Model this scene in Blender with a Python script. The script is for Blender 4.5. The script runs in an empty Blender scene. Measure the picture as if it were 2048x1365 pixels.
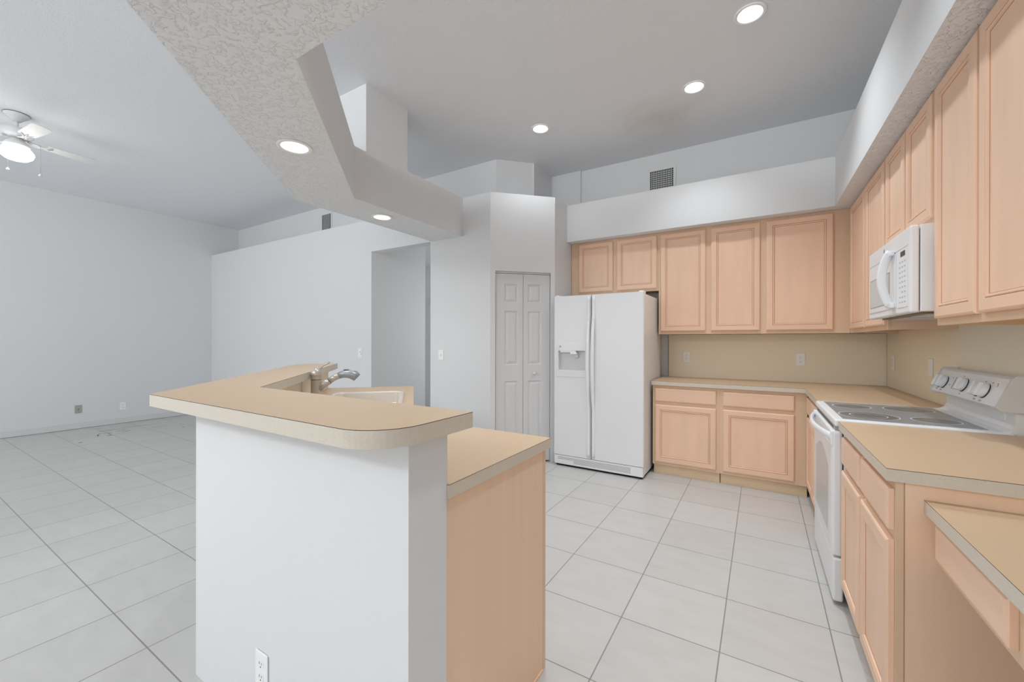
import bpy, bmesh, math, random
from mathutils import Vector, Matrix
from math import sin, cos, pi, radians, atan2, sqrt
random.seed(7)
S = bpy.context.scene
COL = S.collection
PI = math.pi

# ------------------------------------------------------------------ camera, world, exposure
CAM_H = 1.287
yaw, pitch, roll = radians(31.435), radians(-0.0589), radians(0.096)
F0 = Vector((-sin(yaw), cos(yaw), 0)); R0 = Vector((cos(yaw), sin(yaw), 0)); U0 = Vector((0, 0, 1))
Fv = F0*cos(pitch) + U0*sin(pitch); U2 = U0*cos(pitch) - F0*sin(pitch)
Rv = R0*cos(roll) + U2*sin(roll); Uv = U2*cos(roll) - R0*sin(roll)
cd = bpy.data.cameras.new('camera'); cam = bpy.data.objects.new('camera', cd); COL.objects.link(cam)
cd.sensor_width = 36.0; cd.lens = 815.166*36.0/2048.0; cd.clip_start = 0.02
M = Matrix((Rv, Uv, -Fv)).transposed().to_4x4(); M.translation = Vector((0, 0, CAM_H))
cam.matrix_world = M
S.camera = cam
S.view_settings.view_transform = 'Standard'; S.view_settings.look = 'None'
S.view_settings.gamma = 1.0; S.view_settings.use_curve_mapping = False
S.view_settings.exposure = 0.20

w = bpy.data.worlds.new('daylight'); S.world = w; w.use_nodes = True
bg = w.node_tree.nodes['Background']; bg.inputs[0].default_value = (0.93, 0.97, 1.0, 1); bg.inputs[1].default_value = 1.1

def area_light(name, loc, rot, sx, sy, power, color=(1, 1, 1)):
    l = bpy.data.lights.new(name, 'AREA'); l.shape = 'RECTANGLE'; l.size = sx; l.size_y = sy
    l.energy = power; l.color = color
    o = bpy.data.objects.new(name, l); COL.objects.link(o); o.location = loc; o.rotation_euler = rot
    return o
# unseen area lights added to even out the rooms, standing in for daylight
area_light('daylight_fill_living', (-4.8, -2.9, 1.75), (radians(90), 0, 0), 6.5, 3.0, 33, (0.95, 0.98, 1.0))
area_light('daylight_fill_nook', (0.75, -2.85, 1.35), (radians(90), 0, 0), 1.8, 1.9, 22, (0.97, 0.98, 1.0))  # added fill for the kitchen side, out of view
area_light('high_ceiling_fill', (-0.6, -2.9, 3.09), (radians(90), 0, 0), 5.2, 0.44, 95, (0.95, 0.98, 1.0))  # added strip light to lift the high ceiling and the wall above the soffit
area_light('hall_fill', (-2.95, 5.0, 1.5), (0, radians(90), 0), 1.6, 1.4, 7)  # added light to brighten the hall, no window modelled

# ------------------------------------------------------------------ materials
def lin(c):
    return tuple(((v/255.0)/12.92 if v/255.0 <= 0.04045 else ((v/255.0+0.055)/1.055)**2.4) for v in c)
MAT = {}
def mat(name, rgb, rough=0.5, metal=0.0, bump=None, var=None, spec=0.5, coat=0.0, srgb=True):
    m = bpy.data.materials.new(name); m.use_nodes = True; nt = m.node_tree; b = nt.nodes['Principled BSDF']
    col = (lin(rgb) if srgb else rgb) + (1,)
    b.inputs['Base Color'].default_value = col; b.inputs['Roughness'].default_value = rough
    b.inputs['Metallic'].default_value = metal; b.inputs['Specular IOR Level'].default_value = spec
    b.inputs['Coat Weight'].default_value = coat
    tc = nt.nodes.new('ShaderNodeTexCoord')
    if var:                                     # (scale xyz, amount, detail)
        sc, amt, det = var
        mp = nt.nodes.new('ShaderNodeMapping'); mp.inputs['Scale'].default_value = sc
        n = nt.nodes.new('ShaderNodeTexNoise'); n.inputs['Scale'].default_value = 1.0; n.inputs['Detail'].default_value = det
        r = nt.nodes.new('ShaderNodeMapRange'); r.inputs[1].default_value = 0.3; r.inputs[2].default_value = 0.7
        r.inputs[3].default_value = 1-amt; r.inputs[4].default_value = 1+amt*0.6
        mx = nt.nodes.new('ShaderNodeMix'); mx.data_type = 'RGBA'; mx.blend_type = 'MULTIPLY'; mx.inputs[0].default_value = 1
        nt.links.new(tc.outputs['Object'], mp.inputs[0]); nt.links.new(mp.outputs[0], n.inputs[0])
        nt.links.new(n.outputs[0], r.inputs[0]); mx.inputs[6].default_value = col
        nt.links.new(r.outputs[0], mx.inputs[7]); nt.links.new(mx.outputs[2], b.inputs['Base Color'])
    if bump:                                    # (scale, strength, distance, kind)
        sc, st, di, kind = bump
        if kind == 'knock':
            n = nt.nodes.new('ShaderNodeTexNoise'); n.inputs['Scale'].default_value = sc; n.inputs['Detail'].default_value = 3
            n.inputs['Distortion'].default_value = 0.6
            rr = nt.nodes.new('ShaderNodeMapRange'); rr.interpolation_type = 'SMOOTHSTEP'
            rr.inputs[1].default_value = 0.50; rr.inputs[2].default_value = 0.60
            nt.links.new(tc.outputs['Object'], n.inputs[0]); nt.links.new(n.outputs[0], rr.inputs[0]); src = rr.outputs[0]
        else:
            n = nt.nodes.new('ShaderNodeTexNoise'); n.inputs['Scale'].default_value = sc; n.inputs['Detail'].default_value = 4
            nt.links.new(tc.outputs['Object'], n.inputs[0]); src = n.outputs[0]
        bp = nt.nodes.new('ShaderNodeBump'); bp.inputs['Strength'].default_value = st; bp.inputs['Distance'].default_value = di
        nt.links.new(src, bp.inputs['Height']); nt.links.new(bp.outputs[0], b.inputs['Normal'])
    MAT[name] = m
    return m

def stain(m, centre, radius, rgb):
    nt = m.node_tree; b = nt.nodes['Principled BSDF']; tc = nt.nodes.new('ShaderNodeTexCoord')
    v = nt.nodes.new('ShaderNodeVectorMath'); v.operation = 'DISTANCE'; v.inputs[1].default_value = centre
    n = nt.nodes.new('ShaderNodeTexNoise'); n.inputs['Scale'].default_value = 5; n.inputs['Detail'].default_value = 4
    a = nt.nodes.new('ShaderNodeMath'); a.operation = 'MULTIPLY_ADD'; a.inputs[1].default_value = 0.35
    r = nt.nodes.new('ShaderNodeMapRange'); r.interpolation_type = 'SMOOTHSTEP'; r.inputs[1].default_value = radius+0.17; r.inputs[2].default_value = 0.05; r.inputs[3].default_value = 0; r.inputs[4].default_value = 1
    mx = nt.nodes.new('ShaderNodeMix'); mx.data_type = 'RGBA'; mx.inputs[6].default_value = b.inputs['Base Color'].default_value; mx.inputs[7].default_value = lin(rgb)+(1,)
    nt.links.new(tc.outputs['Object'], v.inputs[0]); nt.links.new(tc.outputs['Object'], n.inputs[0]); nt.links.new(n.outputs[0], a.inputs[0]); nt.links.new(v.outputs['Value'], a.inputs[2])
    nt.links.new(a.outputs[0], r.inputs[0]); nt.links.new(r.outputs[0], mx.inputs[0]); nt.links.new(mx.outputs[2], b.inputs['Base Color'])

def emit(name, rgb, strength):
    m = bpy.data.materials.new(name); m.use_nodes = True; nt = m.node_tree
    b = nt.nodes['Principled BSDF']; b.inputs['Base Color'].default_value = lin(rgb)+(1,)
    b.inputs['Emission Color'].default_value = lin(rgb)+(1,); b.inputs['Emission Strength'].default_value = strength
    MAT[name] = m; return m

WALL = mat('wall_paint', (229, 230, 231), 0.75, bump=(160, 0.12, 0.002, 'fine'), spec=0.25)
CEIL = mat('ceiling_paint', (240, 242, 245), 0.85, bump=(70, 0.3, 0.003, 'knock'), spec=0.2)
stain(CEIL, (-0.80, 3.95, 3.36), 0.55, (224, 220, 215))
KNOCK = mat('knockdown_ceiling', (238, 240, 243), 0.85, bump=(44, 0.7, 0.005, 'knock'), spec=0.2)
WOOD = mat('pale_maple', (247, 209, 181), 0.42, var=((9, 9, 1.6), 0.055, 4), spec=0.35)
WOODH = mat('pale_maple_crossgrain', (247, 209, 181), 0.42, var=((1.6, 9, 9), 0.055, 4), spec=0.35)
PANEL = mat('maple_panel', (246, 212, 182), 0.42, var=((22, 22, 1.2), 0.035, 5), spec=0.35)
FRAME = mat('maple_face_frame', (234, 202, 172), 0.45, var=((9, 9, 1.6), 0.05, 4), spec=0.3)
GROOVE = mat('wood_groove', (186, 140, 106), 0.7)
TOE = mat('toe_board', (232, 208, 176), 0.6, var=((3, 3, 20), 0.05, 3), spec=0.2)
LAM = mat('beige_laminate', (212, 183, 151), 0.38, var=((180, 180, 180), 0.03, 2), spec=0.4)
LAME = mat('laminate_edge_daylit', (217, 207, 191), 0.36, var=((160, 160, 160), 0.05, 2), spec=0.45)  # edge laminate with the grey window reflection mixed into its colour
SEAM = mat('laminate_seam', (62, 44, 34), 0.6)
BSP = mat('backsplash_laminate', (248, 238, 216), 0.45, var=((150, 150, 150), 0.03, 2), spec=0.35)
WHITE = mat('appliance_white', (240, 241, 243), 0.28, spec=0.5, bump=(420, 0.05, 0.0006, 'fine'))
WHITE2 = mat('appliance_white_smooth', (243, 244, 246), 0.33, spec=0.5)
GREYW = mat('appliance_grey_white', (216, 217, 217), 0.35)
DOORW = mat('door_paint', (222, 222, 222), 0.45, spec=0.35)
PLASTIC = mat('white_plastic', (250, 250, 248), 0.35)
PLGREY = mat('grey_plate', (176, 174, 168), 0.45)
BLACK = mat('dark_gap', (14, 13, 12), 0.8)
DARK = mat('dark_plastic', (46, 46, 46), 0.4)
GLASS = mat('cooktop_glass', (146, 149, 154), 0.22, spec=0.35, var=((260, 260, 260), 0.12, 2))
RING = mat('burner_ring', (215, 217, 220), 0.3)
BURN = mat('burner_zone', (108, 111, 115), 0.22, spec=0.35)
WIN = mat('oven_window', (205, 208, 211), 0.28, spec=0.6)
SINK = mat('sink_enamel', (226, 214, 200), 0.22, spec=0.5)
CHROME = mat('brushed_metal', (165, 167, 170), 0.35, metal=0.4)
FAUC = mat('faucet_satin', (198, 188, 178), 0.28, metal=0.35)
FANW = mat('fan_white', (226, 226, 226), 0.4)
FLOORM = None
KEYS = mat('keypad_print', (196, 197, 198), 0.5)
MARK = mat('print_grey', (120, 120, 120), 0.6)
LAMP = emit('lamp_lens', (255, 254, 251), 7.0)
BOWL = emit('fan_bowl_glass', (255, 250, 240), 3.5)
BAFF = mat('baffle_white', (250, 250, 250), 0.5)
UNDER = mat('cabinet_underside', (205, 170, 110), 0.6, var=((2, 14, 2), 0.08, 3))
GREASE = mat('hood_filter', (140, 125, 100), 0.5, metal=0.3)

def floor_material():
    m = bpy.data.materials.new('floor_tile'); m.use_nodes = True; nt = m.node_tree; N = nt.nodes; L = nt.links
    b = N['Principled BSDF']
    tc = N.new('ShaderNodeTexCoord'); mp = N.new('ShaderNodeMapping'); L.new(tc.outputs['Object'], mp.inputs[0])
    mp.inputs['Location'].default_value = (1.3694+40*0.4084, -3.1091+40*0.4084+0.4084*0, 0)
    br = N.new('ShaderNodeTexBrick'); L.new(mp.outputs[0], br.inputs[0])
    br.offset = 0.0; br.squash = 1.0; br.inputs['Scale'].default_value = 1.0
    br.inputs['Brick Width'].default_value = 0.4084; br.inputs['Row Height'].default_value = 0.4084
    br.inputs['Mortar Size'].default_value = 0.0028; br.inputs['Mortar Smooth'].default_value = 0.25
    br.inputs['Bias'].default_value = 0.0
    br.inputs['Color1'].default_value = lin((205, 203, 200))+(1,); br.inputs['Color2'].default_value = lin((210, 208, 205))+(1,)
    br.inputs['Mortar'].default_value = lin((150, 148, 145))+(1,)
    n = N.new('ShaderNodeTexNoise'); n.inputs['Scale'].default_value = 9; n.inputs['Detail'].default_value = 6; n.inputs['Roughness'].default_value = 0.65
    mp2 = N.new('ShaderNodeMapping'); mp2.inputs['Scale'].default_value = (0.55, 1.3, 1); L.new(tc.outputs['Object'], mp2.inputs[0]); L.new(mp2.outputs[0], n.inputs[0])
    mr = N.new('ShaderNodeMapRange'); mr.inputs[1].default_value = 0.3; mr.inputs[2].default_value = 0.7; mr.inputs[3].default_value = 0.95; mr.inputs[4].default_value = 1.03
    L.new(n.outputs[0], mr.inputs[0])
    mx = N.new('ShaderNodeMix'); mx.data_type = 'RGBA'; mx.blend_type = 'MULTIPLY'; mx.inputs[0].default_value = 1
    L.new(br.outputs['Color'], mx.inputs[6]); L.new(mr.outputs[0], mx.inputs[7]); L.new(mx.outputs[2], b.inputs['Base Color'])
    b.inputs['Roughness'].default_value = 0.38; b.inputs['Specular IOR Level'].default_value = 0.4
    bu = N.new('ShaderNodeBump'); bu.inputs['Strength'].default_value = 0.5; bu.inputs['Distance'].default_value = 0.002; bu.invert = True
    L.new(br.outputs['Fac'], bu.inputs['Height']); L.new(bu.outputs[0], b.inputs['Normal'])
    return m
FLOORM = floor_material()

# ------------------------------------------------------------------ mesh helpers
class MB:
    """collects shapes into one mesh with several material slots"""
    def __init__(s): s.bm = bmesh.new(); s.mats = []
    def mi(s, m):
        if m not in s.mats: s.mats.append(m)
        return s.mats.index(m)
    def face(s, vs, m, smooth=False):
        try: f = s.bm.faces.new(vs)
        except ValueError: return None
        f.material_index = s.mi(m); f.smooth = smooth; return f
    def prism(s, pts, z0, z1, m, side=None, bot=None):
        a = [s.bm.verts.new((p[0], p[1], z0)) for p in pts]; b = [s.bm.verts.new((p[0], p[1], z1)) for p in pts]
        s.face(b, m); s.face(a[::-1], bot or m)
        n = len(pts)
        for i in range(n): s.face([a[i], a[(i+1) % n], b[(i+1) % n], b[i]], side or m)
    def box(s, x0, x1, y0, y1, z0, z1, m, bevel=0, seg=2, M=None):
        t = bmesh.new()
        vs = [t.verts.new((x, y, z)) for z in (z0, z1) for y in (y0, y1) for x in (x0, x1)]
        for q in ((0, 2, 3, 1), (4, 5, 7, 6), (0, 1, 5, 4), (2, 6, 7, 3), (0, 4, 6, 2), (1, 3, 7, 5)): t.faces.new([vs[i] for i in q])
        if bevel: bmesh.ops.bevel(t, geom=t.edges[:], offset=bevel, segments=seg, profile=0.5, affect='EDGES')
        s.add(t, m, M, smooth=False)
    def add(s, t, m, M=None, smooth=False):
        if M is not None: bmesh.ops.transform(t, matrix=M, verts=t.verts)
        mp = {v: s.bm.verts.new(v.co) for v in t.verts}
        for f in t.faces:
            s.face([mp[v] for v in f.verts], m, smooth)
        t.free()
    def tube(s, pts, r, m, n=12, caps=True, closed=False):
        """r: number or list; rotation-minimising frames"""
        P = [Vector(p) for p in pts]; k = len(P)
        rr = r if isinstance(r, (list, tuple)) else [r]*k
        T = []
        for i in range(k):
            if closed: d = P[(i+1) % k]-P[(i-1) % k]
            else: d = P[min(i+1, k-1)]-P[max(i-1, 0)]
            T.append(d.normalized())
        up = Vector((0, 0, 1)) if abs(T[0].z) < 0.9 else Vector((1, 0, 0))
        nrm = (up - T[0]*up.dot(T[0])).normalized(); rings = []
        for i in range(k):
            nrm = (nrm - T[i]*nrm.dot(T[i])).normalized(); bn = T[i].cross(nrm)
            ra = rr[i] if isinstance(rr[i], tuple) else (rr[i], rr[i])
            rings.append([s.bm.verts.new(P[i]+nrm*ra[0]*cos(2*PI*j/n)+bn*ra[1]*sin(2*PI*j/n)) for j in range(n)])
        for i in range(k if closed else k-1):
            A, B = rings[i], rings[(i+1) % k]
            for j in range(n): s.face([A[j], A[(j+1) % n], B[(j+1) % n], B[j]], m, True)
        if caps and not closed: s.face(rings[0][::-1], m); s.face(rings[-1], m)
    def lathe(s, prof, m, c=(0, 0, 0), n=32, M=None, caps=(False, False), mats=None):
        rings = []
        for (r, z) in prof:
            rings.append([Vector((c[0]+r*cos(2*PI*j/n), c[1]+r*sin(2*PI*j/n), c[2]+z)) for j in range(n)])
        if M is not None: rings = [[M @ v for v in R] for R in rings]
        rv = [[s.bm.verts.new(v) for v in R] for R in rings]
        for i in range(len(rv)-1):
            mm = mats[i] if mats else m
            for j in range(n): s.face([rv[i][j], rv[i][(j+1) % n], rv[i+1][(j+1) % n], rv[i+1][j]], mm, True)
        if caps[0]: s.face(rv[0][::-1], m)
        if caps[1]: s.face(rv[-1], mats[-1] if mats else m)
    def build(s, name, parent=None, loc=None, rotz=0):
        bmesh.ops.remove_doubles(s.bm, verts=s.bm.verts, dist=1e-6)
        bmesh.ops.recalc_face_normals(s.bm, faces=s.bm.faces)
        me = bpy.data.meshes.new(name); s.bm.to_mesh(me); s.bm.free()
        for m in s.mats: me.materials.append(m)
        o = bpy.data.objects.new(name, me); COL.objects.link(o)
        if parent: o.parent = parent
        if loc is not None: o.location = loc
        o.rotation_euler = (0, 0, rotz)
        return o

def thing(name, label, cat, loc=(0, 0, 0), rotz=0, group=None):
    o = bpy.data.objects.new(name, None); o.empty_display_size = 0.05; COL.objects.link(o)
    o.location = loc; o.rotation_euler = (0, 0, rotz); o['label'] = label; o['category'] = cat
    if group: o['group'] = group
    return o
def tag(o, label, cat, group=None):
    o['label'] = label; o['category'] = cat
    if group: o['group'] = group
    return o
def structure(o): o['kind'] = 'structure'; return o
def rect(x0, x1, y0, y1): return [(x0, y0), (x1, y0), (x1, y1), (x0, y1)]
def fillet(pts, idx, r, n=10):
    """round polygon corner idx"""
    out = []
    for i, p in enumerate(pts):
        if i != idx: out.append(p); continue
        p = Vector(p); a = (Vector(pts[i-1])-p).normalized(); b = (Vector(pts[(i+1) % len(pts)])-p).normalized()
        ang = a.angle(b); d = r/math.tan(ang/2); c = p+(a+b).normalized()*(r/sin(ang/2))
        s0 = p+a*d; e0 = p+b*d; a0 = atan2(s0.y-c.y, s0.x-c.x); a1 = atan2(e0.y-c.y, e0.x-c.x)
        da = (a1-a0+PI) % (2*PI)-PI
        out += [(c.x+r*cos(a0+da*t/n), c.y+r*sin(a0+da*t/n)) for t in range(n+1)]
    return out

def cut(o, cutters):
    """cut boxes or cylinders out of a mesh object (applied)"""
    objs = []
    for c in cutters:
        m = MB(); fm = o.data.materials[0]
        if c[0] == 'cyl':
            _, x, y, r, z0, z1 = c
            m.prism([(x+r*cos(2*PI*i/48), y+r*sin(2*PI*i/48)) for i in range(48)], z0, z1, fm)
        else:
            m.box(*c[1:7], fm)
        k = m.build('cutter'); k.parent = o.parent; objs.append(k)
        md = o.modifiers.new('b', 'BOOLEAN'); md.operation = 'DIFFERENCE'; md.object = k; md.solver = 'EXACT'
    bpy.context.view_layer.update()
    dg = bpy.context.evaluated_depsgraph_get()
    me = bpy.data.meshes.new_from_object(o.evaluated_get(dg))
    o.modifiers.clear(); o.data = me
    for k in objs: bpy.data.objects.remove(k)

# the stove wall runs half a degree off square with the sink wall: everything on it is laid out in its own frame
TH = radians(0.5); PV = Vector((0.92, 4.70))
def RW(x, y):
    dx, dy = x-PV.x, y-PV.y
    return (PV.x+dx*cos(TH)-dy*sin(TH), PV.y+dx*sin(TH)+dy*cos(TH))
def rwthing(name, label, cat, x, y, z=0, group=None):
    """frame of a stove-wall thing: local +x runs towards the camera, local -y points out into the room"""
    p = RW(x, y); return thing(name, label, cat, (p[0], p[1], z), -PI/2+TH, group)

# ------------------------------------------------------------------ room shell
XL, XR, YB, ZC = -8.43, 0.935, 4.70, 3.36       # left wall, stove wall, sink wall, high ceiling
YF = -3.0
ZS, ZT = 2.40, 2.81                              # lowered ceiling / plant ledge
m = MB(); m.prism([(XL-0.1, YF), (2.2, YF), (2.2, 6.3), (XL-0.1, 6.3)], -0.12, 0.0, FLOORM); floor = structure(m.build('floor'))
m = MB(); m.prism([(XL-0.1, YF), (2.2, YF), (2.2, 5.2), (XL-0.1, 5.2)], ZC, ZC+0.3, CEIL); ceiling = structure(m.build('ceiling'))
KL = [(-0.064, 2.985), (-0.471, 3.611), (-1.842, 3.54)]
BL = [(-2.287, 1.345), (-2.915, 2.521)]
cut(ceiling, [('cyl', x, y, 0.078, ZC-0.1, ZC+0.09) for x, y in KL])
m = MB(); m.prism(rect(XL-0.15, XL, YF, 5.2), 0, ZC, WALL); structure(m.build('wall_left'))
# partition with the hall opening, top open as a plant ledge
m = MB()
m.prism(rect(XL, -4.17, 3.44, 3.56), 0, ZT, WALL)
m.prism(rect(-3.18, -2.364, 3.44, 3.56), 0, ZT, WALL)
m.prism(rect(-4.17, -3.18, 3.44, 3.56), ZS, ZT, WALL)
m.prism(rect(XL, -2.45, 3.56, 3.90), ZT-0.06, ZT, WALL)          # ledge
structure(m.build('wall_partition'))
m = MB()                                                         # upper walls behind the ledges
m.prism(rect(XL, -2.59, 3.88, 3.98), ZT-0.06, ZC, WALL)
m.prism([(-2.59, 3.88), (-2.274, 4.196), (-2.345, 4.267), (-2.66, 3.98)], ZT-0.06, ZC, WALL)
m.prism(rect(-2.374, -2.264, 4.19, 4.67), ZT-0.06, ZC, WALL)
m.prism(rect(-2.374, -1.88, 4.67, 4.76), ZT-0.06, ZC, WALL)
m.prism([(-2.59, 3.70), (-1.87, 3.93), (-1.87, 4.70), (-2.374, 4.70), (-2.374, 4.20), (-2.64, 3.93)], ZT-0.06, ZT-0.001, WALL)
structure(m.build('wall_upper'))
# pantry: 45 degree face with the bifold opening, and its side wall
PA, PB = Vector((-2.364, 3.44)), Vector((-1.872, 3.932))
dv = (PB-PA).normalized(); nv = Vector((dv.y, -dv.x)); LD = (PB-PA).length
s0, s1 = (LD-0.60)/2+0.005, (LD+0.60)/2+0.005; ZD = 2.005
m = MB()
def dseg(a, b, z0, z1):
    p, q = PA+dv*a, PA+dv*b; r, t = q-nv*0.11, p-nv*0.11
    m.prism([tuple(p), tuple(q), tuple(r), tuple(t)], z0, z1, WALL)
dseg(0, s0, 0, ZT); dseg(s1, LD, 0, ZT); dseg(s0, s1, ZD, ZT)
m.prism(rect(-1.982, -1.872, 3.93, 4.70), 0, ZT, WALL)
structure(m.build('wall_pantry'))
# sink wall and stove wall
m = MB(); m.prism(rect(-1.88, 1.4, YB, YB+0.12), 0, ZC, WALL); m.prism(rect(-2.4, -1.88, 4.76, 4.82), 0, ZC, WALL); structure(m.build('wall_back'))
m = MB(); m.prism([RW(XR, -3.2+0.0), RW(XR+0.12, -3.2), RW(XR+0.12, 4.9), RW(XR, 4.9)], 0, ZC, WALL); structure(m.build('wall_right'))
m = MB(); m.prism(rect(-3.4, 2.2, YF, YF+0.1), 0, ZS, WALL); structure(m.build('wall_front'))  # unseen wall, added to keep rear daylight off the bar wall
# hall beyond the opening
m = MB()
m.prism(rect(-4.29, -4.17, 3.56, 4.40), 0, 2.72, WALL)
m.prism(rect(-6.2, -4.29, 4.28, 4.40), 0, 2.72, WALL)
m.prism(rect(-6.2, -1.9, 5.9, 6.02), 0, 2.72, WALL)
m.prism(rect(-3.18, -3.06, 3.56, 4.1), 0, 2.72, WALL)
m.prism(rect(-6.2, -2.0, 3.9, 6.02), 2.72, 2.78, WALL)
m.prism(rect(-2.9, -2.78, 4.1, 5.9), 0, 2.72, WALL)
m.prism(rect(-3.06, -2.78, 4.1, 4.2), 0, 2.72, WALL)
structure(m.build('wall_hall'))
m = MB()
m.prism(rect(-5.75, -5.67, 5.86, 5.9), 0, 2.08, DOORW); m.prism(rect(-4.93, -4.85, 5.86, 5.9), 0, 2.08, DOORW)
m.prism(rect(-5.67, -4.93, 5.86, 5.9), 2.0, 2.08, DOORW); m.prism(rect(-5.67, -4.93, 5.88, 5.9), 0, 2.0, DOORW)
structure(m.build('door_2'))
m = MB(); m.prism(rect(XL, XL+0.012, YF, 3.44), 0.004, 0.085, DOORW); m.prism(rect(XL, XL+0.006, YF, 3.44), 0.0, 0.004, BLACK); structure(m.build('baseboard_left'))

# lowered ceiling over the camera, narrowing to the beam above the breakfast bar
m = MB()
low = [(-3.16, 3.44), (-3.16, 1.86), (-0.95, -0.35), (-0.95, YF), (1.6, YF), (1.6, 0.93), (-1.57, 0.93), (-2.72, 2.08), (-2.72, 3.44)]
m.prism(low, ZS, ZT, WALL, side=WALL, bot=KNOCK)
beam = structure(m.build('ceiling_lowered'))
cut(beam, [('cyl', x, y, 0.078, ZS-0.1, ZS+0.09) for x, y in BL])
m = MB(); m.prism(rect(-3.16, -2.72, 2.19, 2.64), ZT, ZC, WALL); structure(m.build('trim_1'))
# soffit above the wall cabinets
m = MB()
a = RW(0.515, 0.93); b_ = RW(0.515, 4.25); c_ = RW(0.98, 0.93)
m.prism([a, (c_[0], c_[1]), (1.3, 0.93), (1.3, 4.75), (-1.872, 4.75), (-1.872, 4.25), (b_[0], 4.25)], ZS, ZT, WALL, bot=KNOCK)
structure(m.build('trim_2'))

# breakfast-bar pony wall (one thick wall with a 45 degree turn)
def isum(y, s): return (s-y, y)
SI, SO, SE = -0.955, -1.15, -5.03
pw = [(-0.72, 0.704), (-0.72, 0.843), isum(0.843, SI), ((SI+SE)/2, (SI-SE)/2), ((SO+SE)/2, (SO-SE)/2), isum(0.704, SO)]
m = MB(); m.prism(pw, 0, 1.046, WALL); structure(m.build('wall_bar'))

# ------------------------------------------------------------------ counters
def slab(m, pts, z0, z1, seam=0.0016):
    m.prism(pts, z0, z1-seam, LAM, side=LAME); 
    m.prism(pts, z1-seam, z1, LAM, side=SEAM, bot=SEAM)
# raised bar top
ZB = 1.09
inn, out_, end = -0.885, -1.318, -5.236
bt = [(-0.679, 0.576), (-0.679, 0.904), isum(0.904, inn), ((inn+end)/2, (inn-end)/2), ((out_+end)/2, (out_-end)/2), isum(0.576, out_)]
bt = fillet(bt, 4, 0.16); bt = fillet(bt, 0, 0.125, 14)
m = MB(); slab(m, bt, ZB-0.043, ZB); tag(m.build('bar_countertop'), 'raised beige laminate breakfast bar top with a rounded corner on a white wall', 'countertop')
# lower counter behind the bar
ZK = 0.90
lc = [(-0.712, 0.8435), (-0.712, 1.465), (-1.465, 1.465), ((0+SE)/2, (0-SE)/2), ((SI+SE)/2+0.0007, (SI-SE)/2+0.0007), (SI-0.8435+0.001, 0.8435)]
m = MB(); slab(m, lc, ZK-0.038, ZK)
lowc = m.build('peninsula_countertop')
def ST(s, t): return ((t-s)/sqrt(2), (t+s)/sqrt(2))
def strect(s0_, s1_, t0_, t1_): return [ST(s0_, t0_), ST(s0_, t1_), ST(s1_, t1_), ST(s1_, t0_)]
SC = ST(2.73, -0.31); SROT = PI*0.75            # sink centre; local x runs along s
# cut the sink hole
def cut_poly(o, pts, z0, z1):
    m = MB(); m.prism(pts, z0, z1, o.data.materials[0]); k = m.build('cutter')
    md = o.modifiers.new('b', 'BOOLEAN'); md.operation = 'DIFFERENCE'; md.object = k; md.solver = 'EXACT'
    bpy.context.view_layer.update()
    me = bpy.data.meshes.new_from_object(o.evaluated_get(bpy.context.evaluated_depsgraph_get()))
    o.modifiers.clear(); o.data = me; bpy.data.objects.remove(k)
cut_poly(lowc, strect(2.33, 3.13, -0.55, -0.075), 0.8, 1.0)
tag(lowc, 'lower beige laminate counter around the sink, behind the raised bar', 'countertop')
# laminate facing on the kitchen side of the bar wall
m = MB()
q = 0.004
a1 = [(-0.722, 0.8435), (-0.722, 0.8435+q), (SI-0.8435-q*0.4, 0.8435+q), (SI-0.8435, 0.8435)]
m.prism(a1, ZK+0.0005, 1.045, BSP)
tag(m.build('backsplash'), 'straight laminate splashback strip behind the foreground end of the bar', 'backsplash')
m = MB()
p0 = Vector((SI-0.8445, 0.8445)); p1 = Vector(((SI+SE)/2, (SI-SE)/2)); nn = Vector((1, 1)).normalized()*q
m.prism([tuple(p0), tuple(p0+nn), tuple(p1+nn), tuple(p1)], ZK+0.0005, 1.045, BSP)
pm = p0.lerp(p1, 0.52)
m.prism([tuple(pm+nn), tuple(pm+nn*1.5), tuple(pm+nn*1.5+Vector((-0.006, 0.006))), tuple(pm+nn+Vector((-0.006, 0.006)))], ZK+0.0005, 1.045, LAME)
tag(m.build('backsplash'), 'angled low laminate splashback on the bar wall directly behind the faucet', 'backsplash')

# L-shaped counter on the sink wall and the near piece beside the stove
m = MB()
c1 = RW(0.30, 4.07); c2 = RW(0.30, 3.256); c3 = RW(XR, 3.256); c4 = RW(XR, 4.66)
slab(m, [(-0.905, 4.07), (c1[0], 4.07), c2, c3, (c4[0]-0.002, 4.696), (-0.905, 4.696)], ZK-0.038, ZK)
tag(m.build('corner_countertop'), 'L shaped beige counter in the corner between refrigerator and stove', 'countertop')
m = MB(); slab(m, [RW(0.30, 1.66), RW(XR-0.001, 1.66), RW(XR-0.001, 2.503), RW(0.30, 2.503)], ZK-0.038, ZK)
tag(m.build('stove_side_countertop'), 'short beige counter right of the stove, nearest the camera', 'countertop')
m = MB(); slab(m, [RW(0.388, 0.15), RW(XR-0.001, 0.15), RW(XR-0.001, 1.677), RW(0.388, 1.677)], 0.777, 0.815)
tag(m.build('desk_countertop'), 'lowest beige desk top at the bottom right corner', 'desk top')
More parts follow.
